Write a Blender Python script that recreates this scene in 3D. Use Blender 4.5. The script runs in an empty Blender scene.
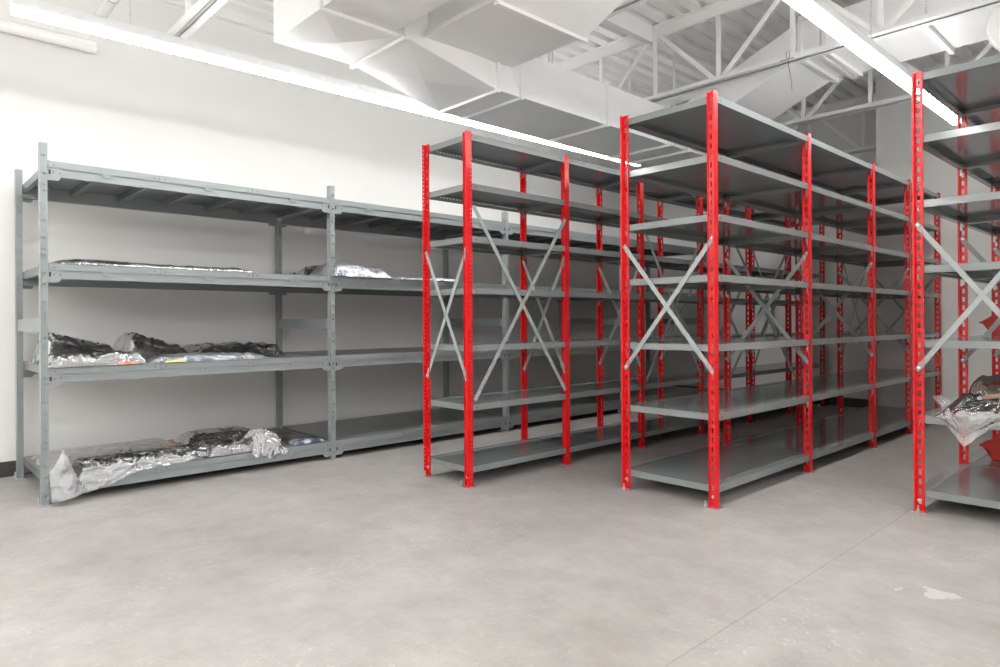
import bpy, math, random
from mathutils import Vector, Matrix, noise

random.seed(7)
C = bpy.context.scene.collection
sc = bpy.context.scene
R_ = math.radians

# ------------------------------------------------------------------ materials
def new_mat(name, rgb, rough=0.5, metal=0.0, spec=0.5, emit=None, estr=0.0):
    m = bpy.data.materials.new(name)
    m.use_nodes = True
    b = m.node_tree.nodes['Principled BSDF']
    b.inputs['Base Color'].default_value = (*rgb, 1)
    b.inputs['Roughness'].default_value = rough
    b.inputs['Metallic'].default_value = metal
    b.inputs['Specular IOR Level'].default_value = spec
    if emit:
        b.inputs['Emission Color'].default_value = (*emit, 1)
        b.inputs['Emission Strength'].default_value = estr
    return m

def N(m, t, **kw):
    n = m.node_tree.nodes.new(t)
    for k, v in kw.items():
        if k in n.inputs: n.inputs[k].default_value = v
        else: setattr(n, k, v)
    return n
def L(m, a, b): m.node_tree.links.new(a, b)

def vary(m, c1, c2, scale, detail=4, lo=0.35, hi=0.65, bump=0.0, bscale=60, rough=None):
    """mottle the base colour between c1 and c2, add fine bump"""
    b = m.node_tree.nodes['Principled BSDF']
    tc = N(m, 'ShaderNodeTexCoord')
    nz = N(m, 'ShaderNodeTexNoise', Scale=scale, Detail=detail)
    rp = N(m, 'ShaderNodeValToRGB')
    rp.color_ramp.elements[0].position = lo; rp.color_ramp.elements[1].position = hi
    rp.color_ramp.elements[0].color = (*c1, 1); rp.color_ramp.elements[1].color = (*c2, 1)
    L(m, tc.outputs['Object'], nz.inputs['Vector']); L(m, nz.outputs['Fac'], rp.inputs['Fac'])
    L(m, rp.outputs['Color'], b.inputs['Base Color'])
    if bump:
        n2 = N(m, 'ShaderNodeTexNoise', Scale=bscale, Detail=3)
        bp = N(m, 'ShaderNodeBump', Strength=bump, Distance=0.01)
        L(m, tc.outputs['Object'], n2.inputs['Vector'])
        L(m, n2.outputs['Fac'], bp.inputs['Height']); L(m, bp.outputs['Normal'], b.inputs['Normal'])
    return m

M = {}
M['wall'] = vary(new_mat('wall_paint', (.79, .785, .77), .7, spec=.25), (.783, .778, .763), (.797, .792, .777), 1.2, bump=.05, bscale=150)
M['ceil'] = vary(new_mat('white_deck_paint', (.88, .88, .865), .5, spec=.3), (.87, .87, .855), (.89, .89, .88), 2.0)
M['joist'] = vary(new_mat('white_joist_paint', (.88, .88, .87), .45, spec=.35), (.87, .87, .86), (.89, .89, .88), 3.0)
M['duct'] = vary(new_mat('white_duct_paint', (.86, .86, .86), .45, spec=.35), (.85, .85, .85), (.88, .88, .88), 2.0, bump=.03, bscale=8)
M['base'] = vary(new_mat('charcoal_vinyl', (.045, .043, .042), .5), (.04, .039, .038), (.05, .048, .047), 5)
M['red'] = vary(new_mat('red_powder_coat', (.70, .010, .014), .26, spec=.5), (.67, .008, .012), (.73, .012, .016), 6)
M['shelf'] = vary(new_mat('grey_gloss_enamel', (.215, .236, .238), .13, spec=.85), (.207, .228, .23), (.223, .244, .246), 3.0, bump=.015, bscale=5)
M['brace'] = vary(new_mat('grey_brace_enamel', (.34, .37, .365), .4), (.33, .36, .355), (.35, .38, .375), 9)
M['grey'] = vary(new_mat('grey_satin_enamel', (.26, .29, .295), .32, spec=.6), (.25, .28, .285), (.27, .30, .305), 5)
M['panel'] = vary(new_mat('deck_panel_shaded_enamel', (.17, .185, .187), .3, spec=.6), (.162, .177, .179), (.178, .193, .195), 5)  # darker than lips and beams; underside shade is put into this grey
M['zinc'] = vary(new_mat('zinc_plate', (.68, .70, .71), .3, metal=.85), (.62, .64, .65), (.72, .74, .75), 30)
M['bin'] = vary(new_mat('red_bin_plastic', (.62, .035, .02), .4), (.60, .03, .018), (.66, .04, .024), 7)
M['hole'] = new_mat('dark_bolt_hole', (.02, .02, .02), .7)
M['sticker'] = new_mat('white_sticker', (.85, .85, .85), .5)
M['orange'] = vary(new_mat('orange_paper', (.85, .16, .05), .6), (.83, .14, .04), (.87, .19, .07), 20)
M['yellow'] = vary(new_mat('yellow_paper', (.80, .62, .16), .6), (.78, .60, .14), (.84, .66, .2), 20)
M['tube'] = vary(new_mat('brown_tube', (.30, .21, .16), .45), (.27, .18, .13), (.34, .24, .18), 14)
M['dark'] = vary(new_mat('dark_cloth', (.02, .021, .025), .5, spec=.4), (.010, .011, .015), (.032, .033, .038), 9, bump=.3, bscale=40)
M['brown'] = vary(new_mat('dark_wrapped_sheet', (.075, .068, .062), .3, spec=.6), (.04, .038, .037), (.13, .12, .11), 7, detail=6, bump=.6, bscale=24)
M['print'] = vary(new_mat('printed_film', (.6, .62, .68), .5, spec=.35), (.06, .08, .15), (.48, .49, .53), 13, detail=6, lo=.44, hi=.60, bump=.6, bscale=30)
M['lamp'] = new_mat('led_lens', (.9, .9, .9), .4, emit=(1, .99, .975), estr=24)
M['ceiling_fill'] = new_mat('added_ceiling_fill', (.9, .9, .9), .4, emit=(1, .99, .975), estr=4.4)  # upward glow added on the lamp tops to brighten the ceiling
M['lamphouse'] = new_mat('white_lamp_housing', (.82, .84, .85), .35)
M['wire'] = new_mat('grey_wire', (.16, .16, .16), .5)

def film(name, base=.12, streak=.6, tint=(.93, .94, .96), white=(.86, .88, .91), scale=9, bump=1.0, rough=.09, gloss=1.0):
    """clear crinkled polythene: see-through, glossy, with milky ridges where it folds"""
    m = bpy.data.materials.new(name); m.use_nodes = True
    nt = m.node_tree; nt.nodes.clear()
    out = N(m, 'ShaderNodeOutputMaterial')
    tr = N(m, 'ShaderNodeBsdfTransparent'); tr.inputs['Color'].default_value = (*tint, 1)
    df = N(m, 'ShaderNodeBsdfDiffuse'); df.inputs['Color'].default_value = (*white, 1)
    gl = N(m, 'ShaderNodeBsdfGlossy'); gl.inputs['Roughness'].default_value = rough
    tc = N(m, 'ShaderNodeTexCoord')
    n1 = N(m, 'ShaderNodeTexNoise', noise_type='RIDGED_MULTIFRACTAL', Scale=scale, Detail=4, Distortion=1.2)
    n2 = N(m, 'ShaderNodeTexNoise', Scale=scale * 4, Detail=4, Distortion=1.5)
    mul = N(m, 'ShaderNodeMath', operation='MULTIPLY_ADD'); mul.inputs[1].default_value = .35
    bp = N(m, 'ShaderNodeBump', Strength=bump, Distance=.03)
    for n in (n1, n2): L(m, tc.outputs['Object'], n.inputs['Vector'])
    L(m, n2.outputs['Fac'], mul.inputs[0]); L(m, n1.outputs['Fac'], mul.inputs[2])
    vo = N(m, 'ShaderNodeTexVoronoi', Scale=scale * 1.3)
    dst = N(m, 'ShaderNodeVectorMath', operation='MULTIPLY_ADD'); dst.inputs[1].default_value = (.12, .12, .12)
    L(m, n2.outputs['Color'], dst.inputs[0]); L(m, tc.outputs['Object'], dst.inputs[2]); L(m, dst.outputs[0], vo.inputs['Vector'])
    fold = N(m, 'ShaderNodeMath', operation='MULTIPLY_ADD'); fold.inputs[1].default_value = .4
    L(m, vo.outputs['Distance'], fold.inputs[0]); L(m, mul.outputs[0], fold.inputs[2])
    L(m, fold.outputs[0], bp.inputs['Height'])
    L(m, bp.outputs['Normal'], gl.inputs['Normal'])
    mr = N(m, 'ShaderNodeMapRange')
    mr.inputs['From Min'].default_value = .55; mr.inputs['From Max'].default_value = 1.25
    mr.inputs['To Min'].default_value = base; mr.inputs['To Max'].default_value = base + streak
    L(m, mul.outputs[0], mr.inputs['Value'])
    mx = N(m, 'ShaderNodeMixShader'); L(m, mr.outputs['Result'], mx.inputs['Fac'])
    L(m, tr.outputs[0], mx.inputs[1]); L(m, df.outputs[0], mx.inputs[2])
    fr = N(m, 'ShaderNodeFresnel'); fr.inputs['IOR'].default_value = 1.5; L(m, bp.outputs['Normal'], fr.inputs['Normal'])
    fa = N(m, 'ShaderNodeMath', operation='MULTIPLY_ADD', use_clamp=True); fa.inputs[1].default_value = gloss; fa.inputs[2].default_value = .04
    L(m, fr.outputs[0], fa.inputs[0])
    mg = N(m, 'ShaderNodeMixShader'); L(m, fa.outputs[0], mg.inputs['Fac'])
    L(m, mx.outputs[0], mg.inputs[1]); L(m, gl.outputs[0], mg.inputs[2])
    L(m, mg.outputs[0], out.inputs['Surface'])
    return m
M['film'] = film('clear_polythene', .12, .6, scale=7, bump=.6, rough=.3, gloss=.45)
M['milky'] = film('milky_polythene', .26, .62, white=(.93, .94, .97), scale=6, bump=.8)
M['silver'] = film('silvery_polythene', .30, .64, white=(.95, .96, .98), scale=6, bump=.9, rough=.11)
M['haze'] = film('smoky_polythene', .0, .12, tint=(.86, .84, .82), white=(.55, .53, .51), scale=5, bump=.5)

def concrete():
    m = bpy.data.materials.new('polished_concrete'); m.use_nodes = True
    b = m.node_tree.nodes['Principled BSDF']
    tc = N(m, 'ShaderNodeTexCoord')
    n1 = N(m, 'ShaderNodeTexNoise', Scale=.9, Detail=8, Roughness=.62, Distortion=.4)
    n2 = N(m, 'ShaderNodeTexNoise', Scale=5.5, Detail=9, Roughness=.72)
    n3 = N(m, 'ShaderNodeTexNoise', Scale=38, Detail=5, Roughness=.7, Distortion=1.2)
    for n in (n1, n2, n3): L(m, tc.outputs['Object'], n.inputs['Vector'])
    r1 = N(m, 'ShaderNodeValToRGB')
    e = r1.color_ramp.elements
    e[0].position = .33; e[0].color = (.335, .318, .301, 1)
    e[1].position = .66; e[1].color = (.425, .412, .397, 1)
    L(m, n1.outputs['Fac'], r1.inputs['Fac'])
    r2 = N(m, 'ShaderNodeValToRGB')
    e = r2.color_ramp.elements
    e[0].position = .34; e[0].color = (.83, .82, .81, 1)
    e[1].position = .64; e[1].color = (1.06, 1.06, 1.06, 1)
    L(m, n2.outputs['Fac'], r2.inputs['Fac'])
    mul = N(m, 'ShaderNodeMix', data_type='RGBA', blend_type='MULTIPLY')
    mul.inputs['Factor'].default_value = 1
    L(m, r1.outputs['Color'], mul.inputs[6]); L(m, r2.outputs['Color'], mul.inputs[7])
    # pale scuffs and worn flecks
    r3 = N(m, 'ShaderNodeValToRGB')
    e = r3.color_ramp.elements
    e[0].position = .56; e[0].color = (0, 0, 0, 1); e[1].position = .70; e[1].color = (.75, .75, .75, 1)
    L(m, n3.outputs['Fac'], r3.inputs['Fac'])
    r4 = N(m, 'ShaderNodeValToRGB')
    e = r4.color_ramp.elements
    e[0].position = .42; e[0].color = (0, 0, 0, 1); e[1].position = .62; e[1].color = (1, 1, 1, 1)
    n4 = N(m, 'ShaderNodeTexNoise', Scale=1.7, Detail=4); L(m, tc.outputs['Object'], n4.inputs['Vector'])
    L(m, n4.outputs['Fac'], r4.inputs['Fac'])
    mm = N(m, 'ShaderNodeMath', operation='MULTIPLY')
    L(m, r3.outputs['Color'], mm.inputs[0]); L(m, r4.outputs['Color'], mm.inputs[1])
    mx = N(m, 'ShaderNodeMix', data_type='RGBA')
    mx.inputs[7].default_value = (.58, .57, .555, 1)
    L(m, mm.outputs[0], mx.inputs['Factor']); L(m, mul.outputs[2], mx.inputs[6])
    # one worn pale patch in the open floor
    mp = N(m, 'ShaderNodeVectorMath', operation='SUBTRACT'); mp.inputs[1].default_value = (-.715, 2.80, 0)
    L(m, tc.outputs['Object'], mp.inputs[0])
    sca = N(m, 'ShaderNodeVectorMath', operation='MULTIPLY'); sca.inputs[1].default_value = (11, 14, 0)
    L(m, mp.outputs[0], sca.inputs[0])
    n5 = N(m, 'ShaderNodeTexNoise', Scale=9, Detail=4); L(m, tc.outputs['Object'], n5.inputs['Vector'])
    ln = N(m, 'ShaderNodeVectorMath', operation='LENGTH'); L(m, sca.outputs[0], ln.inputs[0])
    ad = N(m, 'ShaderNodeMath', operation='MULTIPLY_ADD'); ad.inputs[1].default_value = 3.2; L(m, n5.outputs['Fac'], ad.inputs[0]); L(m, ln.outputs['Value'], ad.inputs[2])
    lt = N(m, 'ShaderNodeMath', operation='LESS_THAN'); lt.inputs[1].default_value = 2.2; L(m, ad.outputs[0], lt.inputs[0])
    lf = N(m, 'ShaderNodeMath', operation='MULTIPLY'); lf.inputs[1].default_value = .7; L(m, lt.outputs[0], lf.inputs[0])
    mx2 = N(m, 'ShaderNodeMix', data_type='RGBA'); mx2.inputs[7].default_value = (.58, .57, .55, 1)
    L(m, lf.outputs[0], mx2.inputs['Factor']); L(m, mx.outputs[2], mx2.inputs[6])
    L(m, mx2.outputs[2], b.inputs['Base Color'])
    rr = N(m, 'ShaderNodeMapRange'); rr.inputs['To Min'].default_value = .38; rr.inputs['To Max'].default_value = .58
    L(m, n2.outputs['Fac'], rr.inputs['Value']); L(m, rr.outputs['Result'], b.inputs['Roughness'])
    b.inputs['Specular IOR Level'].default_value = .4
    bp = N(m, 'ShaderNodeBump', Strength=.08, Distance=.01)
    L(m, n3.outputs['Fac'], bp.inputs['Height']); L(m, bp.outputs['Normal'], b.inputs['Normal'])
    return m
M['floor'] = concrete()

# ------------------------------------------------------------------ mesh builder
class MB:
    def __init__(s): s.v = []; s.f = []; s.mi = []; s.cur = 0
    def quad(s, *p):
        k = len(s.v); s.v += [tuple(q) for q in p]; s.f.append(tuple(range(k, k + len(p)))); s.mi.append(s.cur)
    def hexa(s, p):   # 8 points: bottom 4 ccw, top 4 ccw
        k = len(s.v); s.v += [tuple(q) for q in p]
        for f in ((3, 2, 1, 0), (4, 5, 6, 7), (0, 1, 5, 4), (1, 2, 6, 5), (2, 3, 7, 6), (3, 0, 4, 7)):
            s.f.append(tuple(k + i for i in f)); s.mi.append(s.cur)
    def box(s, x0, x1, y0, y1, z0, z1):
        s.hexa([(x0, y0, z0), (x1, y0, z0), (x1, y1, z0), (x0, y1, z0), (x0, y0, z1), (x1, y0, z1), (x1, y1, z1), (x0, y1, z1)])
    def bar(s, p, q, side, w, t):
        """rectangular bar p->q; 'side' gives the thickness direction"""
        p, q, n = Vector(p), Vector(q), Vector(side).normalized()
        d = (q - p).normalized(); u = d.cross(n).normalized() * (w / 2); n = n * (t / 2)
        s.hexa([p - u - n, p + u - n, p + u + n, p - u + n, q - u - n, q + u - n, q + u + n, q - u + n])
    def tube(s, pts, r, seg=10, cap=True):
        pts = [Vector(p) for p in pts]; k = len(s.v); n = len(pts)
        rs = r if isinstance(r, (list, tuple)) else [r] * n
        for i, p in enumerate(pts):
            d = (pts[min(i + 1, n - 1)] - pts[max(i - 1, 0)]).normalized()
            a = Vector((0, 0, 1)) if abs(d.z) < .9 else Vector((1, 0, 0))
            u = d.cross(a).normalized(); w = d.cross(u)
            for j in range(seg):
                t = 2 * math.pi * j / seg
                s.v.append(tuple(p + (u * math.cos(t) + w * math.sin(t)) * rs[i]))
        for i in range(n - 1):
            for j in range(seg):
                a = k + i * seg + j; b = k + i * seg + (j + 1) % seg
                s.f.append((a, b, b + seg, a + seg)); s.mi.append(s.cur)
        if cap:
            s.f.append(tuple(k + j for j in range(seg))[::-1]); s.mi.append(s.cur)
            s.f.append(tuple(k + (n - 1) * seg + j for j in range(seg))); s.mi.append(s.cur)
    def plate(s, fn, u0, u1, v0, v1, cols):
        """sheet with real slots. fn(u0,u1,v0,v1) adds a piece; cols = [(centre, half width, [(v0,v1),...])]"""
        u = u0
        for c, hw, sl in sorted(cols):
            if c - hw > u: fn(u, c - hw, v0, v1)
            v = v0
            for a, b in sl:
                fn(c - hw, c + hw, v, a); v = b
            fn(c - hw, c + hw, v, v1)
            u = c + hw
        if u < u1: fn(u, u1, v0, v1)
    def mesh(s, name, mats, smooth=False):
        me = bpy.data.meshes.new(name)
        me.from_pydata(s.v, [], s.f)
        for m in (mats if isinstance(mats, (list, tuple)) else [mats]): me.materials.append(m)
        if any(s.mi): me.polygons.foreach_set('material_index', s.mi)
        if smooth: me.polygons.foreach_set('use_smooth', [True] * len(me.polygons))
        me.update(); return me
    def build(s, name, mats, parent=None, loc=(0, 0, 0), smooth=False):
        return put(name, s.mesh(name, mats, smooth), parent, loc)

def put(name, me, parent=None, loc=(0, 0, 0), rot=None):
    o = bpy.data.objects.new(name, me); C.objects.link(o)
    o.location = loc
    if rot: o.rotation_euler = rot
    if parent: o.parent = parent
    return o
def tag(o, label, cat, group=None):
    o['label'] = label; o['category'] = cat
    if group: o['group'] = group
    return o
def thing(name, label, cat, loc=(0, 0, 0), group=None):
    o = bpy.data.objects.new(name, None); C.objects.link(o); o.location = loc; o.empty_display_size = .1
    return tag(o, label, cat, group)
def struct(o): o['kind'] = 'structure'; return o

# ------------------------------------------------------------------ camera
TH, RO = R_(47.0), R_(0.3)
F = Vector((-math.sin(TH), math.cos(TH), 0)); R0 = Vector((math.cos(TH), math.sin(TH), 0)); U0 = Vector((0, 0, 1))
Rv = math.cos(RO) * R0 - math.sin(RO) * U0; Uv = math.cos(RO) * U0 + math.sin(RO) * R0
cam = bpy.data.cameras.new('camera'); co = bpy.data.objects.new('camera', cam); C.objects.link(co)
cam.lens = 24.0; cam.sensor_width = 36.0; cam.shift_y = -0.01176; cam.clip_start = .05
co.matrix_world = Matrix(((Rv.x, Uv.x, -F.x, 0), (Rv.y, Uv.y, -F.y, 0), (Rv.z, Uv.z, -F.z, 1.0), (0, 0, 0, 1)))
sc.camera = co

# ------------------------------------------------------------------ room
XL, XR, YF, YB, YP, XP = -5.41, 6.2, -5.6, 8.19, 7.62, -2.405
ZD = 3.50                                                      # underside of the deck
def slab(name, mat, *b):
    m = MB(); m.box(*b); return struct(m.build(name, mat))
# floor in two pours either side of a sawn control joint
m = MB()
m.box(XL - .2, -1.0900, YF - .2, YB + .2, -.2, 0); m.box(-1.0870, XR + .2, YF - .2, YB + .2, -.2, 0); m.box(-1.0905, -1.0865, YF - .2, YB + .2, -.2, -.0012)
struct(m.build('floor', M['floor']))
slab('wall_left', M['wall'], XL - .2, XL, YF - .2, YB + .2, 0, ZD + .1)
slab('wall_back', M['wall'], XL, XR, YB, YB + .2, 0, ZD + .1)
slab('wall_back_return', M['wall'], XP, XR, YP, YB, 0, ZD + .1)
slab('wall_right', M['wall'], XR, XR + .2, YF - .2, YB + .2, 0, ZD + .1)
slab('wall_front', M['wall'], XL, XR, YF - .2, YF, 0, ZD + .1)
slab('baseboard_left', M['base'], XL, XL + .008, YF, YB, 0, .1)
slab('baseboard_back', M['base'], XL + .008, XP, YB - .008, YB, 0, .1)
slab('baseboard_back_return', M['base'], XP, XR, YP - .008, YP, 0, .1)
slab('baseboard_side', M['base'], XP - .008, XP, YP - .008, YB - .008, 0, .1)
# fluted steel deck, flutes running down the room
m = MB()
x = XL - .2; pts = []
while x < XR + .2:
    pts += [(x, ZD), (x + .085, ZD), (x + .1, ZD + .04), (x + .137, ZD + .04)]
    x += .152
pts.append((x, ZD))
for (xa, za), (xb, zb) in zip(pts[:-1], pts[1:]):
    m.hexa([(xa, YF - .2, za), (xb, YF - .2, zb), (xb, YB + .2, zb), (xa, YB + .2, za),
            (xa, YF - .2, ZD + .1), (xb, YF - .2, ZD + .1), (xb, YB + .2, ZD + .1), (xa, YB + .2, ZD + .1)])
struct(m.build('ceiling', M['ceil']))
slab('trim_left', M['joist'], XL, XL + .05, YF, YB, ZD - .075, ZD)         # ledger angle under the deck

# ------------------------------------------------------------------ roof joists
def joist(Y, x0, x1, label, phase=-2.671, zb=2.885, zt=ZD):
    t = thing('roof_joist', label, 'joist', (0, Y, 0))
    for nm, z0, z1, lip in (('bottom_chord', zb, zb + .045, 0), ('top_chord', zt - .09, zt, 1)):
        m = MB()
        xa = max(x0, -4.72) if not lip else x0
        for s in (-1, 1):
            a, b = (.012, .016) if s > 0 else (-.016, -.012)
            m.box(xa, x1, a, b, z0, z1)                                     # standing leg of each angle
            za = z1 - .005 if lip else z0
            y0, y1 = sorted((s * .012, s * .062))
            m.box(xa, x1, y0, y1, za, za + .005)                            # lying leg
        m.build(nm, M['joist'], t)
    P = .585
    k = math.ceil((x0 - phase) / P) ; xs = []
    while phase + k * P < x1 - .05:
        if phase + k * P > max(x0, -4.72) + .02: xs.append((k, phase + k * P))
        k += 1
    for k, xx in xs:
        low = k % 2 == 0
        m = MB()
        m.bar((xx, 0, zb + .02), (xx, 0, zt - .03), (0, 1, 0), .032, .02)
        m.build('vertical_strut', M['joist'], t)
        if low:
            for s in (-1, 1):
                xe = xx + s * (P - .02)
                if x0 < xe < x1:
                    m = MB(); m.bar((xx + s * .03, 0, zb + .03), (xe, 0, zt - .05), (0, 1, 0), .034, .02)
                    m.build('diagonal_strut', M['joist'], t)
    return t
joist(1.44, XL, XR, 'white open-web roof joist at the upper left, nearest the camera')
joist(3.27, XL, XR, 'white open-web roof joist hidden mostly behind the angled duct elbow')
joist(4.87, XL, XR, 'long white open-web roof joist crossing the picture top right above the tall red rack')
joist(6.47, XL, XR, 'white open-web roof joist in the second row back, crossing before the wall corner')
joist(8.05, XL, XP, 'white open-web roof joist farthest back, tight against the far wall')

# ------------------------------------------------------------------ ducts
ZM0, ZM1 = 2.535, 2.85
XA, XB = -3.86, -3.235
duct = thing('air_duct', 'white rectangular sheet metal air duct with elbow and branches under the roof', 'duct', (-3.55, 4.2, ZM0))
def dpart(name, mb): 
    o = mb.build(name, M['duct'], duct, (3.55, -4.2, -ZM0)); return o
def seam_y(y, x0, x1, z0, z1, w=.024, d=.02):      # flange ring round a section that runs along Y
    m = MB()
    m.box(x0 - d, x1 + d, y - w / 2, y + w / 2, z0 - d, z0 - .0005); m.box(x0 - d, x1 + d, y - w / 2, y + w / 2, z1 + .0005, z1 + d)
    m.box(x0 - d, x0 - .0005, y - w / 2, y + w / 2, z0 - .0005, z1 + .0005); m.box(x1 + .0005, x1 + d, y - w / 2, y + w / 2, z0 - .0005, z1 + .0005)
    dpart('flange', m)
def seam_x(x, y0, y1, z0, z1, w=.024, d=.02):
    m = MB()
    m.box(x - w / 2, x + w / 2, y0 - d, y1 + d, z0 - d, z0 - .0005); m.box(x - w / 2, x + w / 2, y0 - d, y1 + d, z1 + .0005, z1 + d)
    m.box(x - w / 2, x + w / 2, y0 - d, y0 - .0005, z0 - .0005, z1 + .0005); m.box(x - w / 2, x + w / 2, y1 + .0005, y1 + d, z0 - .0005, z1 + .0005)
    dpart('flange', m)
def creased(mb, p, depth):
    """panel with a shallow pyramid cross-break: p = 4 corners, raised by depth along normal"""
    a, b, c, d = [Vector(q) for q in p]; n = (b - a).cross(d - a).normalized(); o = (a + b + c + d) / 4 + n * depth
    for q, r in ((a, b), (b, c), (c, d), (d, a)): mb.quad(q, r, o)
def dbox(name, lo, hi, crease=.012):
    """duct section from end rectangle lo to hi, each given as 4 corners (same winding)"""
    m = MB(); lo = [Vector(q) for q in lo]; hi = [Vector(q) for q in hi]
    m.quad(*lo[::-1]); m.quad(*hi)
    for i in range(4):
        j = (i + 1) % 4
        creased(m, (lo[i], lo[j], hi[j], hi[i]), crease)
    dpart(name, m)
def recty(y, x0, x1, z0, z1): return [(x0, y, z0), (x0, y, z1), (x1, y, z1), (x1, y, z0)]
def rectx(x, y0, y1, z0, z1): return [(x, y0, z0), (x, y1, z0), (x, y1, z1), (x, y0, z1)]
ZC0, ZC1 = 2.675, 3.09
dbox('supply_branch', rectx(XB, 1.73, 2.185, ZC0, ZC1), rectx(-1.6, 1.73, 2.185, ZC0, ZC1), .006)
dbox('elbow', rectx(-3.82, 1.73, 2.26, ZC0, ZC1), rectx(XB, 1.73, 2.26, ZC0, ZC1), .024)
seam_x(XB + .004, 1.73, 2.19, ZC0, ZC1)
dbox('transition', recty(2.265, -3.82, XB, ZC0, ZC1), recty(3.0, XA, XB, ZM0, ZM1 + .06), .024)
seam_y(2.265, -3.82, XB, ZC0, ZC1)
seam_y(3.0, XA, XB, ZM0, ZM1 + .06)
ys = [3.0, 3.22, 4.165, 5.03, 5.33, 6.3, 7.25]
for a, b in zip(ys[:-1], ys[1:]):
    dbox('trunk_section', recty(a + .001, XA, XB, ZM0, ZM1), recty(b - .001, XA, XB, ZM0, ZM1), .014)
for y in ys[1:]:
    seam_y(y, XA, XB, ZM0, ZM1)
# raised branch that steps up to the right
dbox('side_branch', rectx(XB, 2.43, 3.125, 2.71, 3.06), rectx(-2.6, 2.43, 3.125, 2.71, 3.06), .006)
seam_x(-2.6, 2.43, 3.125, 2.71, 3.06, w=.03, d=.022)
dbox('rising_transition', rectx(-2.585, 2.43, 3.125, 2.71, 3.06), rectx(-1.9, 2.43, 3.125, 3.0, 3.4), .012)
m = MB(); m.box(-3.232, -2.6, 2.40, 2.43, 2.71, 2.735); dpart('stiffener', m)
# far branch: falls from the roof space down into the trunk
dbox('falling_transition', rectx(XB, 5.12, 5.8, 2.545, 2.84), rectx(-2.15, 5.12, 5.8, 2.995, 3.26), .01)
dbox('far_branch', rectx(-2.149, 5.12, 5.8, 2.995, 3.26), rectx(1.2, 5.12, 5.8, 2.995, 3.26), .004)
for x in (-2.13, -2.0, -1.95, -1.32, -.4):
    seam_x(x, 5.12, 5.8, 2.995, 3.26, w=.03, d=.03)
# small duct end box hung at the second joist bay
t = thing('header_beam', 'short white steel channel under the deck ending at the joist, above the long duct', 'beam', (-3.25, 3.35, 3.36))
m = MB(); m.box(0, .008, 0, 1.455, 0, .139); m.build('web_plate', M['joist'], t)
m = MB(); m.box(-.05, 0, 0, 1.455, .131, .139); m.build('top_flange', M['joist'], t)
m = MB(); m.box(-.05, 0, 0, 1.455, 0, .006); m.build('bottom_flange', M['joist'], t)
for (y, xa, xb, zt) in ((2.1, -3.78, -3.3, ZC1), (3.6, XA + .06, XB - .08, ZM1), (5.25, XA + .06, XB - .08, ZM1), (6.8, XA + .06, XB - .08, ZM1)):
    for xx in (xa, xb):
        m = MB(); m.box(xx - .012, xx + .012, y - .002, y + .002, zt - .02, ZD); dpart('hanger_strap', m)
# round duct at the right edge
t = thing('round_duct', 'white round duct end poking in at the top right picture edge', 'duct', (-.757, 4.98, 2.785))
m = MB(); m.tube([(0, 0, 0), (0, 0.02, 0), (0, .7, .0)], [.18, .19, .19], 40); m.build('duct_body', M['duct'], t, smooth=False)
m = MB(); m.tube([(0, .02, 0), (0, .05, 0)], .2, 40); m.build('collar', M['duct'], t)

# ------------------------------------------------------------------ lamps
def led(label, X, y0, y1, z0, z1, w=.078):
    t = thing('linear_lamp', label, 'lamp', (X, y0, z0), 'linear lamps under the roof')
    n = y1 - y0; dz = z1 - z0
    def seg(a, b, za, zb, ww, ya=0, yb=n):
        m = MB()
        m.hexa([(-ww, ya, za), (ww, ya, za), (ww, yb, za + dz), (-ww, yb, za + dz), (-ww, ya, zb), (ww, ya, zb), (ww, yb, zb + dz), (-ww, yb, zb + dz)])
        return m
    pr = [(-w / 2, .026), (-w / 2, .008), (-w / 2.8, 0), (w / 2.8, 0), (w / 2, .008), (w / 2, .026)]
    m = MB(); A = [(x, .004, z) for x, z in pr]; B = [(x, n - .004, z + dz) for x, z in pr]
    m.quad(*A); m.quad(*B[::-1])
    for k in range(6):
        q = (k + 1) % 6; m.quad(A[q], A[k], B[k], B[q])
    m.build('lens', M['lamp'], t)
    m = seg(0, 0, .026, .044, w / 2 - .002)
    for sx in (-1, 1):                                  # side walls added to keep the uplight off the ducts
        a, b = sorted((sx * (w / 2 - .002), sx * (w / 2 - .005)))
        m.hexa([(a, 0, .044), (b, 0, .044), (b, n, .044 + dz), (a, n, .044 + dz), (a, 0, .078), (b, 0, .078), (b, n, .078 + dz), (a, n, .078 + dz)])
    m.build('housing', M['lamphouse'], t)
    seg(0, 0, .044, .047, w / 2 - .008, .01, n - .01).build('added_uplight', M['ceiling_fill'], t)  # unseen glowing strip, added to lighten the deck above
    for f in ((.1, .45, .75) if n > 3 else (.15, .85)):
        m = MB(); m.tube([(0, n * f, .06 + dz * f), (0, n * f, ZD - z0)], .004, 6); m.build('hanger_rod', M['zinc'], t)
    return t
led('long glowing linear lamp over the aisle beside the grey shelving on the left', -4.03, .484, 5.73, 2.534, 2.594)
led('glowing linear lamp running above the aisle between the two right-hand red racks', -1.425, -1.6, 6.45, 2.585, 2.592)
led('added unseen fill lamp behind the camera over the open floor', -4.03, -4.9, 0.2, 2.56, 2.56)  # lamps from here on are unseen, added to fill the room with light
led('added unseen fill lamp behind the camera, between two other rows', -2.7, -5.0, -1.2, 2.59, 2.59)
led('added unseen fill lamp directly behind the camera', -.15, -5.0, -1.0, 2.59, 2.59)
led('added unseen fill lamp behind the camera, right side', 2.35, -5.0, .6, 2.59, 2.59)
led('added unseen fill lamp behind and to the right of the camera', 1.1, -5.0, 6.45, 2.59, 2.59)
led('added unseen fill lamp behind the camera, second row', -1.425, -5.0, -1.75, 2.59, 2.59)
led('added unseen fill lamp far to the right of the camera', 3.6, -5.0, 6.45, 2.59, 2.59)

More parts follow.
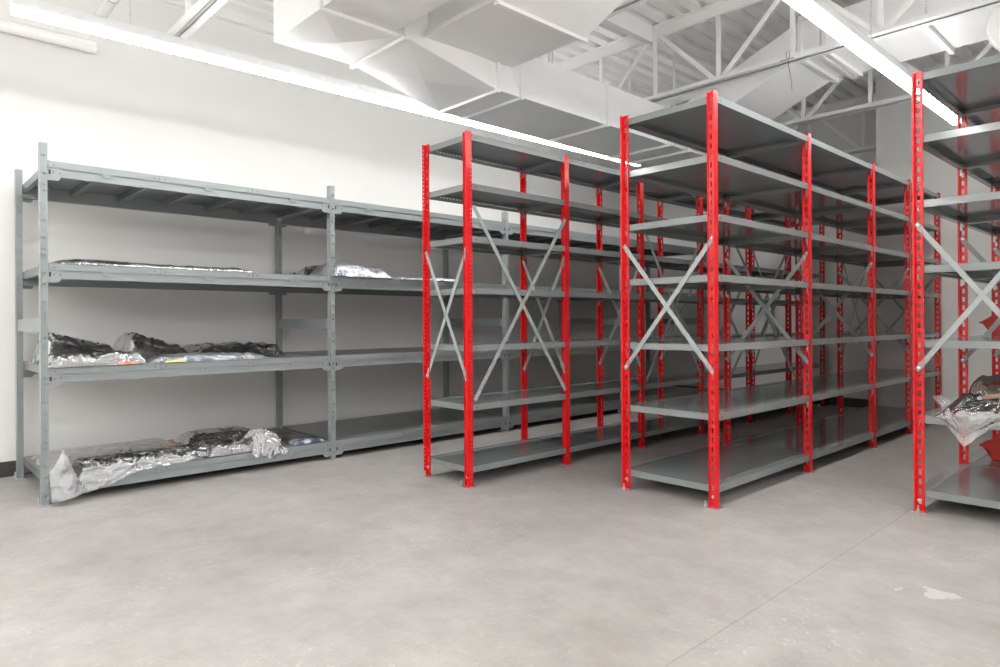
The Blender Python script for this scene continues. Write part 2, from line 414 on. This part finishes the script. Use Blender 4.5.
# ------------------------------------------------------------------ small ceiling things
m = MB(); m.tube([(XL + .07, -1.5, 2.935), (XL + .07, 1.02, 2.935)], .042, 14)
t = thing('pipe', 'white horizontal pipe along the top of the left wall, beside the lamp end', 'pipe', (0, 0, 0))
m.build('pipe_run', M['joist'], t)
m = MB(); m.tube([(XL + .07, 1.02, 2.935), (XL + .07, 1.12, 2.935)], .046, 14); m.build('coupling', M['joist'], t)
m = MB(); m.tube([(XL + .07, 1.08, 2.935), (XL - .02, 1.08, 2.935)], .03, 14); m.build('wall_stub', M['joist'], t)
t = thing('pipe', 'white round pipe crossing under the roof at the upper left corner', 'pipe', (0, 0, 0))
m = MB(); m.tube([(XL, 1.13, 3.13), (-2.4, 1.13, 3.13)], .035, 14); m.build('pipe_run', M['joist'], t)
m = MB(); m.tube([(-4.9, 1.13, 3.13), (-4.9, 1.13, ZD)], .006, 6); m.tube([(-4.905, 1.13, 3.13), (-4.89, 1.13, 3.13)], .04, 14); m.build('hanger', M['zinc'], t)
t = thing('hanging_wire', 'thin dark wire tied to the bottom of the joist, dangling above the tall red rack', 'wire', (-2.09, 4.80, 2.885))
m = MB(); m.tube([(0, 0, .01), (.004, 0, -.06), (.018, 0, -.14), (.026, .004, -.235)], .0024, 6); m.build('dangling_end', M['wire'], t)
m = MB()
for dx in (-.012, .012): m.tube([(dx, 0, -.004), (dx, -.004, .05), (dx * 1.6, .01, .06)], .0022, 6)
m.tube([(-.06, 0, -.004), (.04, 0, -.003)], .003, 6); m.build('knot', M['wire'], t)

# ------------------------------------------------------------------ red bolted shelving
WEB, FL, TK = .046, .046, .0022
def red_post_mesh(h, side):
    """T-shaped upright at local x=0 (outer face of the flange), web reaching inwards; side=+1: outer face looks to +X"""
    m = MB(); s = side
    def web(u0, u1, v0, v1):
        a, b = sorted((-s * u0, -s * u1)); m.box(a, b, -TK / 2, TK / 2, v0, v1)
    slots = []; z = .052
    while z < h - .02: slots.append((z - .014, z + .014)); z += .0508
    m.plate(web, 0, WEB, 0, h, [(.024, .0068, slots)])
    def fl(u0, u1, v0, v1):
        a, b = sorted((0, -s * TK)); m.box(a, b, u0, u1, v0, v1)
    dots = []; z = .03
    while z < h - .02: dots.append((z - .004, z + .004)); z += .0254
    m.plate(fl, -FL / 2, FL / 2, 0, h, [(-.013, .003, dots), (.013, .003, dots)])
    for y in (-1, 1):                                   # rolled edges of flange and web
        a, b = sorted((0, -s * .009)); y0, y1 = sorted((y * FL / 2, y * (FL / 2 - .002)))
        m.box(a, b, y0, y1, 0, h)
    a, b = sorted((-s * WEB, -s * (WEB - .002))); m.box(a, b, -.010, 0, 0, h)
    return m.mesh('post', M['red'])

def shelf_mesh(W, Ln):
    """steel shelf: top with stepped long borders, four lips, return flanges, slotted left lip; top at z=0"""
    m = MB(); t = .0015; h = .038; x0, x1, y0, y1 = -W / 2, W / 2, -Ln / 2, Ln / 2; b = .05
    m.box(x0, x0 + b, y0, y1, -t, 0); m.box(x1 - b, x1, y0, y1, -t, 0)
    for s in (-1, 1):
        xa, xb = s * (W / 2 - b), s * (W / 2 - b - .012)
        m.hexa([(xa, y0, -t), (xb, y0, -.002 - t), (xb, y1, -.002 - t), (xa, y1, -t), (xa, y0, 0), (xb, y0, -.002), (xb, y1, -.002), (xa, y1, 0)][::1])
    m.box(x0 + b + .012, x1 - b - .012, y0, y1, -.002 - t, -.002)
    m.box(x1 - t, x1, y0, y1, -h, -t)
    sl = []; y = y0 + .06
    while y < y1 - .06: sl.append((y, y + .014)); y += .028
    def lip(u0, u1, v0, v1): m.box(x0, x0 + t, v0, v1, u0, u1)
    m.plate(lip, -h, -t, y0, y1, [(-.028, .003, sl), (-.013, .003, sl)])
    m.box(x0, x1, y0, y0 + t, -h, -t); m.box(x0, x1, y1 - t, y1, -h, -t)
    r = .03
    m.box(x0 + t, x0 + r, y0 + t, y1 - t, -h, -h + t); m.box(x1 - r, x1 - t, y0 + t, y1 - t, -h, -h + t)
    m.box(x0 + r, x1 - r, y0 + t, y0 + r, -h, -h + t); m.box(x0 + r, x1 - r, y1 - r, y1 - t, -h, -h + t)
    for s in (-1, 1):                                   # turned-up inner edges
        xa, xb = sorted((s * (W / 2 - r), s * (W / 2 - r - t))); m.box(xa, xb, y0 + r, y1 - r, -h, -h + .012)
        ya, yb = sorted((s * (Ln / 2 - r), s * (Ln / 2 - r - t))); m.box(x0 + r, x1 - r, ya, yb, -h, -h + .012)
    m.cur = 1                                           # small punched holes near each corner of the front lips
    for s in (-1, 1):
        for yy in (y0 + .055, y1 - .055):
            a, c = sorted((s * W / 2, s * (W / 2 + .0006))); m.box(a, c, yy - .004, yy + .004, -.024, -.016)
    return m.mesh('shelf', [M['shelf'], M['hole']])

m = MB(); m.box(-.006, .006, -.0012, .0012, -.04, 0); m.box(-.006, .006, -.004, .0012, -.0415, -.04); CLIP = m.mesh('corner_clip', M['zinc'])
m = MB(); m.tube([(0, 0, 0), (0, -.002, 0), (0, -.005, 0), (0, -.007, 0)], [.0105, .0105, .008, .003], 12); BOLT = m.mesh('bolt', M['zinc'])
m = MB(); m.box(-.035, .035, -.04, .035, 0, .003); FOOT = m.mesh('base_plate', M['zinc'])
m = MB(); m.tube([(0, 0, .003), (0, 0, .034)], .005, 8); m.tube([(0, 0, .003), (0, 0, .013)], .010, 6); ANCH = m.mesh('anchor_bolt', M['zinc'])
m = MB(); m.tube([(0, -.002, 0), (0, -.010, 0)], .0075, 8); m.tube([(0, -.001, 0), (0, -.003, 0)], .010, 8); NUT = m.mesh('foot_bolt', M['zinc'])

def red_rack(label, X0, X1, ys, h, levels, fz, longs, mats=None):
    root = thing('red_shelving_rack', label, 'shelving', (X0, ys[0], 0), 'red posted shelving racks')
    def P(name, me, x, y, z, rot=None, parent=None): return put(name, me, parent or root, (x - X0, y - ys[0], z), rot)
    pm = {1: red_post_mesh(h, 1), -1: red_post_mesh(h, -1)}
    for i, y in enumerate(ys):
        for X, s in ((X0, -1), (X1, 1)):
            po = P('post', pm[s], X, y, 0.003)
            put('base_plate', FOOT, po, (-s * .02, 0, -.003))
            put('foot_bolt', NUT, po, (-s * .021, -TK / 2, .055))
            if i in (0, len(ys) - 1):
                put('anchor_bolt', ANCH, po, (-s * .021 if s < 0 else -s * .055 , -.028 if s < 0 else -.028, -.001))
        # cross brace of the upright frame
        for k in (0, 1):
            yb = y - .004 - .0035 * k
            za, zb = (fz[1], fz[0]) if k == 0 else (fz[0], fz[1])
            p = Vector((X0 + .021, yb, za)); q = Vector((X1 - .021, yb, zb)); c = (p + q) / 2
            m = MB(); d = (q - p).normalized()
            m.bar(p - d * .016 - c, q + d * .016 - c, (0, 1, 0), .026, .003)
            br = P('cross_brace', m.mesh('cross_brace', M['brace']), *c)
            for e in (p, q): put('bolt', BOLT, br, tuple(e - c + Vector((0, -.0015 - .0035 * (1 - k), 0))))
    for bay, side in longs:
        ya, yb = ys[bay] + .03, ys[bay + 1] - .03
        X = X1 + .004 if side > 0 else X0 - .004
        for k in (0, 1):
            xo = X + side * .004 * k
            za, zb = (1.707, .522) if k == 0 else (.522, 1.707)
            p = Vector((xo, ya, za)); q = Vector((xo, yb, zb)); c = (p + q) / 2
            m = MB(); m.bar(p - c, q - c, (1, 0, 0), .026, .003)
            P('long_brace', m.mesh('long_brace', M['brace']), *c)
    cache = {}
    for i in range(len(ys) - 1):
        ya, yb = ys[i] + .003, ys[i + 1] - .003
        key = round(yb - ya, 4)
        W = X1 - X0 - .006
        if key not in cache: cache[key] = shelf_mesh(W, yb - ya)
        for z in levels:
            s = P('shelf', cache[key], (X0 + X1) / 2, (ya + yb) / 2, z)
            for sx in (-1, 1):
                for sy in (-1, 1):
                    put('corner_clip', CLIP, s, (sx * (W / 2 - .012), sy * ((yb - ya) / 2 - .004), -.037))
    return root

b9, b12 = .894, 1.212
red_rack('narrow red posted rack standing in the middle, left of the large red rack', -3.515, -3.073, [2.615 + b9 * i for i in range(7)], 2.151,
         [2.143, 1.843, 1.523, 1.208, .859, .498, .122], (1.442, .652), [(0, 1), (2, 1), (4, 1)])
yR2 = [3.265, 3.265 + b12, 3.265 + 2 * b12]; yR2 += [yR2[-1] + .91, yR2[-1] + 1.82]
red_rack('largest red posted rack with deep grey shelves, its corner post right of centre', -2.418, -1.810, yR2, 2.222,
         [2.206, 1.893, 1.574, 1.249, .873, .502, .118], (1.438, .726), [(1, -1), (3, -1)])
red_rack('red posted rack cut off by the right picture edge, a plastic bag on it', -1.074, -.48, [3.965 + .90 * i for i in range(5)], 2.286,
         [2.281, 1.957, 1.621, 1.281, .893, .50, .117], (1.489, .747), [])

# ------------------------------------------------------------------ grey long-span shelving
GX0, GX1, GY0, GB, GH = -5.33, -4.405, .652, 1.765, 2.0
GL = [1.905, 1.336, .755, .130]                                   # top of the beams
NB = 4
groot = thing('grey_shelving_rack', 'long grey metal shelving rack against the left wall', 'shelving', (GX0, GY0, 0))
def G(name, me, x, y, z, rot=None, parent=None): return put(name, me, parent or groot, (x - GX0, y - GY0, z), rot)
PW, PD = .036, .05
def grey_post():
    m = MB()
    def face(u0, u1, v0, v1): m.box(-.002, 0, u0, u1, v0, v1)
    def faceb(u0, u1, v0, v1): m.box(-PD, -PD + .002, u0, u1, v0, v1)
    sl = []; z = .045; k = 0
    while z < GH - .03:
        sl.append((z - .0056, z + .0056)); k += 1; z += (.062, .10, .062, .10, .033)[k % 5]
    m.plate(face, -PW / 2, PW / 2, 0, GH, [(.002, .0046, sl)])
    m.plate(faceb, -PW / 2, PW / 2, 0, GH, [])
    def sd(y0, y1):
        return lambda u0, u1, v0, v1: m.box(u0, u1, y0, y1, v0, v1)
    m.plate(sd(-PW / 2, -PW / 2 + .002), -PD + .002, -.002, 0, GH, [(-.026, .004, [(a + .03, b + .03) for a, b in sl[:-1]])])
    m.box(-PD + .002, -.002, PW / 2 - .002, PW / 2, 0, GH)
    m.box(-.002, .003, -PW / 2, -PW / 2 + .004, 0, GH)
    return m.mesh('post', M['grey'])
GP = grey_post()
m = MB(); m.box(-.075, .012, -.03, .03, 0, .003); GFOOT = m.mesh('base_plate', M['zinc'])
def frame_y(i): return GY0 + PW / 2 + GB * i
for i in range(NB + 1):
    y = frame_y(i)
    for X, s in ((GX1, 1), (GX0, -1)):
        po = G('post', GP, X if s > 0 else X + PD, y, .003)
        put('base_plate', GFOOT, po, (0, 0, -.003))
        put('anchor_bolt', ANCH, po, (-.064, -.02 , -.001))
    m = MB(); m.box(GX0 + PD - GX0, GX1 - PD - GX0, -.012, -.010, .955, 1.03); m.box(GX0 + PD - GX0, GX1 - PD - GX0, -.010, .008, 1.028, 1.03)
    m.build('frame_tie', M['grey'], groot, (0, y - GY0, 0))
def beam_mesh(Ln):
    """front face at x=0; step along the top, body below"""
    m = MB(); h = .083
    m.box(-.03, -.004, 0, Ln, -h, -.004)
    m.box(-.006, 0, 0, Ln, -h, -.038)                     # proud lower band
    m.box(-.03, -.004, 0, Ln, -.004, 0)
    return m.mesh('beam', M['grey'])
def conn_mesh():
    m = MB(); s = 1
    for y0, sg in ((0, 1),):
        pts = [(0, -.104), (.05, -.104), (.062, -.092), (.062, -.026), (.05, -.012), (0, -.012)]
        f = [(.0025, y, z) for y, z in pts]; b = [(0.0, y, z) for y, z in pts]
        m.quad(*f); m.quad(*b[::-1])
        for i in range(len(pts)):
            j = (i + 1) % len(pts); m.quad(f[j], f[i], b[i], b[j])
    m.cur = 1
    m.box(.0025, .003, .006, .015, -.072, -.047)
    m.box(.0025, .003, .026, .031, -.064, -.058); m.box(.0025, .003, .026, .031, -.036, -.030)
    m.box(.0025, .003, .056, .0615, -.064, -.058)
    return m.mesh('beam_connector', [M['grey'], M['hole']])
BM, CN = beam_mesh(GB - PW), conn_mesh()
NP = 3
PL = (GB - PW) / NP
def panel_mesh():
    """deck panel: sheet, front and back lips hooked over the beams, underside ribs, locking tab"""
    m = MB(); W = GX1 - GX0; t = .0016; g = .003
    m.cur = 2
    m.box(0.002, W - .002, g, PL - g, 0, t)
    m.cur = 0
    m.box(W - .003, W - .001, g, PL - g, -.036, 0); m.box(.001, .003, g, PL - g, -.036, 0)
    m.box(W - .0025, W + .0015, PL / 2 - .022, PL / 2 + .022, -.056, -.034)
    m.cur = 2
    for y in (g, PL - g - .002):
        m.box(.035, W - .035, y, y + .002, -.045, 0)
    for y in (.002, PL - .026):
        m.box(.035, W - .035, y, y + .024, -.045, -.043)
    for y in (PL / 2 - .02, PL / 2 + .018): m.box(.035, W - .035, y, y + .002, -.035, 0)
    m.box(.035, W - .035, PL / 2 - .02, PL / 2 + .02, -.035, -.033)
    m.cur = 1
    for y in (.03, PL - .03): m.box(W - .001, W - .0004, y - .003, y + .003, -.022, -.016)
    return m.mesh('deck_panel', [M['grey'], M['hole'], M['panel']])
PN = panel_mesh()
m = MB(); m.box(0, .001, 0, .055, -.009, .0); LAB = m.mesh('white_tag', M['sticker'])
for i in range(NB):
    y0 = frame_y(i) + PW / 2
    for li, z in enumerate(GL):
        for s in (1, -1):
            b = G('beam', BM, GX1 - .006 if s > 0 else GX0 + .006, y0, z, (0, 0, 0) if s > 0 else None)
            if s < 0:
                b.rotation_euler = (0, 0, math.pi); b.location = (.006, y0 - GY0 + GB - PW, z)
            put('beam_connector', CN, b, (0, 0, 0))
            c2 = put('beam_connector', CN, b, (0, GB - PW, 0)); c2.scale = (1, -1, 1)
            if li == 0 and s > 0: put('white_tag', LAB, b, (.0025, .13, -.018))
        for k in range(NP):
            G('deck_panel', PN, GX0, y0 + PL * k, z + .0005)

# ------------------------------------------------------------------ wrapped goods
def fbm(x, y, sc_, seed, ridged=False):
    v = 0; a = 1; f = sc_; tot = 0
    for o in range(4):
        n = noise.noise(Vector((x * f + seed * 7.3, y * f - seed * 3.1, seed * 1.7)))
        v += a * ((1 - abs(n) * 2.2) if ridged else n); tot += a; a *= .5; f *= 2.1
    return v / tot
def sheet(fn, nu, nv, thick=None):
    """grid surface fn(u,v)->(x,y,z), u,v in 0..1"""
    m = MB()
    for i in range(nu + 1):
        for j in range(nv + 1): m.v.append(tuple(fn(i / nu, j / nv)))
    for i in range(nu):
        for j in range(nv):
            a = i * (nv + 1) + j; m.f.append((a, a + nv + 1, a + nv + 2, a + 1)); m.mi.append(0)
    return m
def edge(u, p=.12):
    e = min(u, 1 - u) / p
    return 1 if e >= 1 else math.sin(max(e, 0) * math.pi / 2) ** .7
def pack(y0, y1, x0, x1, z, h, seed, crumple=.012, lift=0, sc_=6, nu=46, nv=46, wob=.03, flare=0.0):
    """a low cushion-shaped pack lying on a shelf; closed underneath"""
    def top(u, v):
        yy = y0 + (y1 - y0) * u; xx = x0 + (x1 - x0) * v
        e = edge(u) * edge(v)
        yy += wob * fbm(v * 2, seed, 1.5, seed) * (1 if u in (0, 1) else .6); xx += wob * fbm(u * 3, seed, 1.5, seed + 3) * (1 if v in (0, 1) else .6)
        zz = z + .002 + e * (h * (.75 + .5 * fbm(yy, xx, 2.5, seed)) + crumple * fbm(yy, xx, sc_, seed + 5, True)) + lift
        return (xx, yy, max(zz, z + .001 + lift))
    m = sheet(top, nu, nv)
    k = len(m.v); n = nv + 1
    for i in range(nu + 1):
        for j in range(nv + 1):
            x, y, _ = m.v[i * n + j]; m.v.append((x, y, z + .0006 + lift))
    for i in range(nu):
        for j in range(nv):
            a = k + i * n + j; m.f.append((a, a + 1, a + n + 1, a + n)); m.mi.append(0)
    def side(a, b): m.f.append((a, b, b + k, a + k)); m.mi.append(0)
    for i in range(nu):
        side((i + 1) * n, i * n); side(i * n + nv, (i + 1) * n + nv)
    for j in range(nv):
        side(j, j + 1); side(nu * n + j + 1, nu * n + j)
    return m
def wrapped(label, cat='bundle'):
    return thing('wrapped_bundle', label, cat, (0, 0, 0), 'plastic wrapped bundles on the shelving')

XF = GX1                                                           # front plane of the grey rack
Z4, Z3, Z2 = GL[3] + .0035, GL[2] + .0035, GL[1] + .0035
def drape(yA, yB, xin, zin, drop, seed, out=.05, amp=.02, nu=80, nv=40, taper=lambda u: 1):
    """plastic lying on the front of a shelf and folding down over the edge"""
    def fn(u, v):
        y = yA + (yB - yA) * u
        d = drop * taper(u)
        L1 = XF - xin; tot = L1 + d; s_ = v * tot
        c = amp * fbm(y * 1.0, v, 9, seed, True); c2 = amp * fbm(y, v * 1.3, 5, seed + 9)
        if s_ < L1:
            return (xin + s_ + c2 * .5, y + c2, zin + .012 + .03 * edge(v, .4) * (1 - s_ / L1 * .4) + abs(c))
        q = s_ - L1
        x = XF + .014 + out * math.sin(min(q / .1, 1) * math.pi / 2) * .6
        return (x + c * 1.2 + .01, y + c2 * 1.5, zin + .02 - q + c2 * .3)
    return sheet(fn, nu, nv)
# --- bottom shelf: long dark pack, plastic hanging over the front edge
t = wrapped('dark sheet pack whose clear plastic hangs over the front of the bottom grey shelf')
pack(.76, 1.50, -5.22, -4.44, Z4, .042, 1, .012, nu=60, nv=60).build('dark_sheets', M['brown'], t, smooth=True)
pack(.72, 1.53, -5.24, -4.43, Z4 + .001, .055, 1, .018, wob=.05, nu=70, nv=70).build('clear_cover', M['haze'], t, smooth=True)
drape(.83, 1.53, -4.58, Z4 + .035, .12, 4, taper=lambda u: .95 + .25 * math.sin(u * 7 + 1) * (1 - u) - .75 * u).build('hanging_film', M['silver'], t, smooth=True)
def corner(u, v):                                                   # loose bag corner: peak standing up, tail down to the floor
    y = .69 + .155 * u
    top = .145 + .165 * max(0, 1 - abs(u - .38) / .45) - .02 * u; bot = .022 + .03 * u
    z = bot + (top - bot) * v
    x = XF + .04 + .05 * math.sin(u * 3.1) - .05 * v + .026 * fbm(y * 3, z * 3, 4, 21, True) + .014 * fbm(y, z, 16, 22)
    return (x, y, z)
sheet(corner, 40, 50).build('bag_corner', M['silver'], t, smooth=True)
m = MB(); m.tube([(-4.66, 1.36, Z4 + .085), (-4.62, 1.38, Z4 + .094), (-4.58, 1.42, Z4 + .092)], .003, 8); m.build('drawstring', M['orange'], t)
t = wrapped('flat pack with crumpled white plastic bunched at its end, bottom grey shelf')
pack(1.56, 2.04, -4.86, -4.43, Z4, .045, 2, .018).build('dark_sheets', M['brown'], t, smooth=True)
pack(1.55, 2.02, -4.72, -4.41, Z4 + .004, .055, 12, .04, sc_=9, nu=80, nv=50).build('white_film', M['milky'], t, smooth=True)
def bunch(u, v):
    y = 1.80 + .22 * u; k = fbm(u * 1.5, v * 1.5, 2.4, 31, True)
    x = -4.55 + .20 * v + .05 * k
    z = Z4 + .03 + .085 * math.sin(math.pi * min(1, u * .8 + .25)) * math.sin(math.pi * (v * .8 + .15)) + .05 * k - .09 * max(0, v - .72) / .28
    return (x, y + .03 * fbm(u, v, 4, 35, True), max(z, Z4 + .004) if v < .75 else z)
sheet(bunch, 50, 50).build('bunched_end', M['silver'], t, smooth=True)
t = wrapped('thin dark sheet with printed film edge beside the second grey post, bottom shelf')
pack(2.16, 2.38, -5.05, -4.50, Z4, .016, 3, .006).build('dark_sheets', M['brown'], t, smooth=True)
pack(2.15, 2.385, -4.57, -4.43, Z4 + .002, .016, 33, .012, sc_=12, nu=50, nv=24).build('printed_film', M['print'], t, smooth=True)
t = wrapped('grey hazy bag lying at the back of the bottom grey shelf')
pack(1.58, 2.10, -5.24, -4.90, Z4, .055, 41, .04, nu=60, nv=50).build('clear_cover', M['haze'], t, smooth=True)
pack(1.62, 2.06, -5.20, -4.93, Z4, .03, 42, .015).build('dark_sheets', M['brown'], t, smooth=True)
# --- third shelf
def hump(y0, y1, x0, x1, z, hL, hR, seed, amp=.02, nu=60, nv=50, lift=0.0):
    """bundle that is high at its left end and slopes down to the right"""
    m = pack(y0, y1, x0, x1, z, .05, seed, .01, nu=nu, nv=nv)
    k = (nu + 1) * (nv + 1)
    for i in range(k):
        x, y, zz = m.v[i]; u = (y - y0) / (y1 - y0); v = (x - x0) / (x1 - x0)
        e = edge(min(max(u, 0), 1), .16) * edge(min(max(v, 0), 1), .2)
        f = hL + (hR - hL) * min(max(u, 0), 1)
        m.v[i] = (x, y, max(z + .001, z + .002 + e * (f + amp * fbm(y, x, 7, seed, True) + .5 * amp * fbm(y, x, 22, seed + 2))))
    return m
t = wrapped('black cloth bundle in a clear bag at the left end of the middle grey shelf')
hump(.73, 1.10, -5.15, -4.66, Z3, .135, .03, 5, .022).build('dark_cloth', M['dark'], t, smooth=True)
hump(.71, 1.12, -5.18, -4.645, Z3, .175, .06, 6, .04).build('clear_cover', M['haze'], t, smooth=True)
t = wrapped('second black cloth bundle in a clear bag from the left, middle grey shelf')
hump(1.165, 1.52, -5.15, -4.66, Z3, .13, .02, 7, .022).build('dark_cloth', M['dark'], t, smooth=True)
hump(1.15, 1.55, -5.18, -4.645, Z3, .17, .04, 8, .04).build('clear_cover', M['haze'], t, smooth=True)
t = wrapped('crinkled white plastic pack holding an orange slip, middle grey shelf')
pack(.70, 1.18, -4.61, -4.405, Z3, .042, 9, .02, sc_=9, nu=60).build('dark_cloth', M['dark'], t, smooth=True)
pack(.69, 1.19, -4.625, -4.395, Z3, .062, 9, .034, sc_=9, nu=90, nv=60).build('white_film', M['milky'], t, smooth=True)
pack(1.02, 1.12, -4.43, -4.392, Z3 + .001, .016, 10, .004, nu=20, nv=10, wob=.005).build('orange_slip', M['orange'], t, smooth=True)
t = wrapped('flat pack in white crinkled plastic with a yellow slip, middle grey shelf')
pack(1.22, 1.92, -4.62, -4.41, Z3, .022, 14, .014, sc_=9, nu=60).build('printed_film', M['print'], t, smooth=True)
pack(1.21, 1.95, -4.63, -4.395, Z3, .034, 14, .022, sc_=9, nu=80, nv=60).build('white_film', M['film'], t, smooth=True)
pack(1.29, 1.41, -4.43, -4.392, Z3 + .001, .010, 15, .003, nu=20, nv=10, wob=.005).build('yellow_slip', M['yellow'], t, smooth=True)
t = wrapped('low grey plastic bag with dark folded cloth, back of the middle grey shelf')
pack(1.60, 2.14, -5.12, -4.68, Z3, .035, 16, .03, wob=.06).build('dark_cloth', M['dark'], t, smooth=True)
pack(1.57, 2.20, -5.15, -4.66, Z3, .068, 17, .05, wob=.06, nu=70, nv=60).build('clear_cover', M['haze'], t, smooth=True)
# --- second shelf
t = wrapped('very thin flat pack in shiny clear plastic, upper grey shelf, first bay')
pack(.74, 1.80, -5.02, -4.42, Z2, .014, 18, .010, sc_=7, nu=70).build('dark_cloth', M['dark'], t, smooth=True)
pack(.70, 1.86, -5.04, -4.41, Z2, .026, 18, .016, sc_=7, nu=90, nv=60).build('white_film', M['milky'], t, smooth=True)
t = wrapped('loose printed white plastic bundle on the upper grey shelf, second bay')
hump(2.44, 2.95, -4.80, -4.39, Z2, .085, .035, 19, .03, nu=70).build('printed_film', M['print'], t, smooth=True)
hump(2.43, 2.97, -4.82, -4.378, Z2, .092, .04, 19, .035, nu=90, nv=60).build('white_film', M['film'], t, smooth=True)
t = wrapped('flat printed plastic sleeve behind the first red post, upper grey shelf')
pack(2.99, 3.62, -4.72, -4.40, Z2, .020, 23, .012, sc_=8, nu=50).build('printed_film', M['print'], t, smooth=True)
pack(2.98, 3.64, -4.73, -4.395, Z2, .026, 23, .016, sc_=8, nu=70).build('white_film', M['film'], t, smooth=True)
t = wrapped('small crumpled grey bag behind the second grey post, upper shelf')
pack(2.44, 2.78, -5.16, -4.84, Z2, .085, 24, .06, wob=.06, sc_=7, nu=60, nv=60).build('clear_cover', M['haze'], t, smooth=True)
pack(2.5, 2.75, -5.12, -4.88, Z2, .055, 25, .05, wob=.05, sc_=7).build('dark_cloth', M['brown'], t, smooth=True)

# --- bag on the right-hand red rack
ZB = .50 + .002
YE = 3.965                                                         # end plane of the shelf
t = thing('plastic_bag', 'crumpled clear plastic bag drooping over the end of a shelf on the right-edge red rack', 'bag', (0, 0, 0))
def bagfn(u, v):
    """lies on the shelf for v<.66, then folds over the shelf end as a pointed nose"""
    x = -.975 + .50 * u
    nose = max(0, 1 - abs(u - .23) / (.23 if u < .23 else .34))
    k = .035 * fbm(x * 2, v, 4, 51, True) + .02 * fbm(x, v * .4, 16, 52, True) + .008 * fbm(x, v * .5, 40, 53)
    if v < .66:
        q = v / .66
        y = 4.27 - (4.27 - YE + .01) * q
        z = ZB + .006 + .075 * edge(u, .22) * math.sin(math.pi * (.12 + .7 * q)) + max(k, -.005) * edge(u, .2)
        return (x + .3 * k, y + .3 * k, max(z, ZB + .003))
    q = (v - .66) / .34
    d = (.012 + .125 * nose) * q
    bul = .03 * math.sin(math.pi * min(q * 1.0 + .25, 1))
    return (x + (-.865 - x) * .25 * q * (nose > 0) + .3 * k, YE - .014 - bul - .4 * abs(k), ZB + .045 * (1 - q) * edge(u, .22) - d + .2 * k * (1 - q))
sheet(bagfn, 80, 90).build('film_sheet', M['silver'], t, smooth=True)
def bagear(u, v):
    return (-.975 - .045 * v + .035 * u + .01 * fbm(u, v, 5, 55, True), 4.06 + .05 * u, ZB + .03 + .055 * v + .03 * (u - .4) * (1 - v) + .016 * fbm(u, v, 3, 56, True))
sheet(bagear, 24, 24).build('bag_ear', M['milky'], t, smooth=True)
t = thing('plastic_bag', 'tall smoky plastic bag behind the drooping one on the right-edge red rack', 'bag', (0, 0, 0))
hump(4.32, 4.80, -.95, -.55, ZB, .16, .14, 61, .04).build('film_sheet', M['haze'], t, smooth=True)
hump(4.36, 4.76, -.90, -.60, ZB, .11, .10, 62, .03).build('grey_contents', vary(new_mat('taupe_cloth', (.3, .27, .25), .6), (.22, .2, .18), (.38, .35, .33), 12), t, smooth=True)
t = thing('tube', 'short brown tube lying on the drooping plastic bag, right-edge red rack', 'tube', (0, 0, 0))
m = MB(); m.tube([(-.80, 4.04, ZB + .105), (-.74, 4.05, ZB + .118), (-.62, 4.08, ZB + .125), (-.53, 4.11, ZB + .12)], [.010, .013, .014, .014], 14); m.build('tube_body', M['tube'], t, smooth=True)
m = MB(); m.tube([(-.80, 4.04, ZB + .105), (-.815, 4.035, ZB + .098)], [.011, .007], 12); m.build('tube_tip', M['brace'], t)

# --- red hopper bins on the right-hand rack
def bin_mesh():
    """open-fronted stacking bin, front (scooped lip) at -x, base at z=0"""
    m = MB(); Lx, W, H, t = .28, .20, .15, .004
    prof = [(0.05, 0), (Lx, 0), (Lx, H), (.085, H), (-.012, .085), (.0, .075), (.03, .06), (.042, .04)]
    for s in (-1, 1):
        y0, y1 = sorted((s * W / 2, s * (W / 2 - t)))
        a = [(x, y0, z) for x, z in prof]; b = [(x, y1, z) for x, z in prof]
        m.quad(*a); m.quad(*b[::-1])
        for i in range(len(prof)):
            j = (i + 1) % len(prof); m.quad(a[j], a[i], b[i], b[j])
    m.box(.05, Lx, -W / 2 + t, W / 2 - t, 0, t); m.box(Lx - t, Lx, -W / 2 + t, W / 2 - t, t, H)
    m.hexa([(.05, -W / 2 + t, 0), (.054, -W / 2 + t, 0), (.054, W / 2 - t, 0), (.05, W / 2 - t, 0), (.0, -W / 2 + t, .075), (.004, -W / 2 + t, .075), (.004, W / 2 - t, .075), (.0, W / 2 - t, .075)])
    return m
def bin_(label, x, y, z, rz):
    t = thing('storage_bin', label, 'bin', (x, y, z), 'red storage bins on the right-edge rack')
    t.rotation_euler = (0, 0, rz)
    bin_mesh().build('bin_body', M['bin'], t)
    m = MB()
    for s in (-1, 1):
        y0, y1 = sorted((s * .1, s * .108)); m.box(.085, .28, y0, y1, .142, .15)
        m.bar((.085, s * .104, .148), (-.012, s * .104, .083), (0, 1, 0), .006, .008)
    m.box(-.016, -.008, -.104, .104, .078, .09)
    m.build('bin_rim', M['bin'], t)
bin_('red open-front storage bin behind the crossed braces, upper right edge', -1.0, 5.2, .893 + .002, R_(0))
bin_('red open-front storage bin on the bottom shelf below the plastic bag', -1.005, 5.20, .117 + .002, R_(0))
bin_('red open-front storage bin mostly hidden behind the plastic bag', -1.0, 5.25, .50 + .002, R_(0))

# ------------------------------------------------------------------ world, view
w = bpy.data.worlds.new('world'); sc.world = w; w.use_nodes = True
w.node_tree.nodes['Background'].inputs['Color'].default_value = (.9, .95, 1, 1)
w.node_tree.nodes['Background'].inputs['Strength'].default_value = .3
vs = sc.view_settings
vs.view_transform = 'Standard'; vs.look = 'None'; vs.gamma = 1; vs.use_curve_mapping = False
vs.exposure = 0.50
try:
    sc.cycles.max_bounces = 12; sc.cycles.diffuse_bounces = 8; sc.cycles.glossy_bounces = 6; sc.cycles.transparent_max_bounces = 16
    sc.cycles.use_denoising = True; sc.cycles.sample_clamp_indirect = 6
except Exception: pass
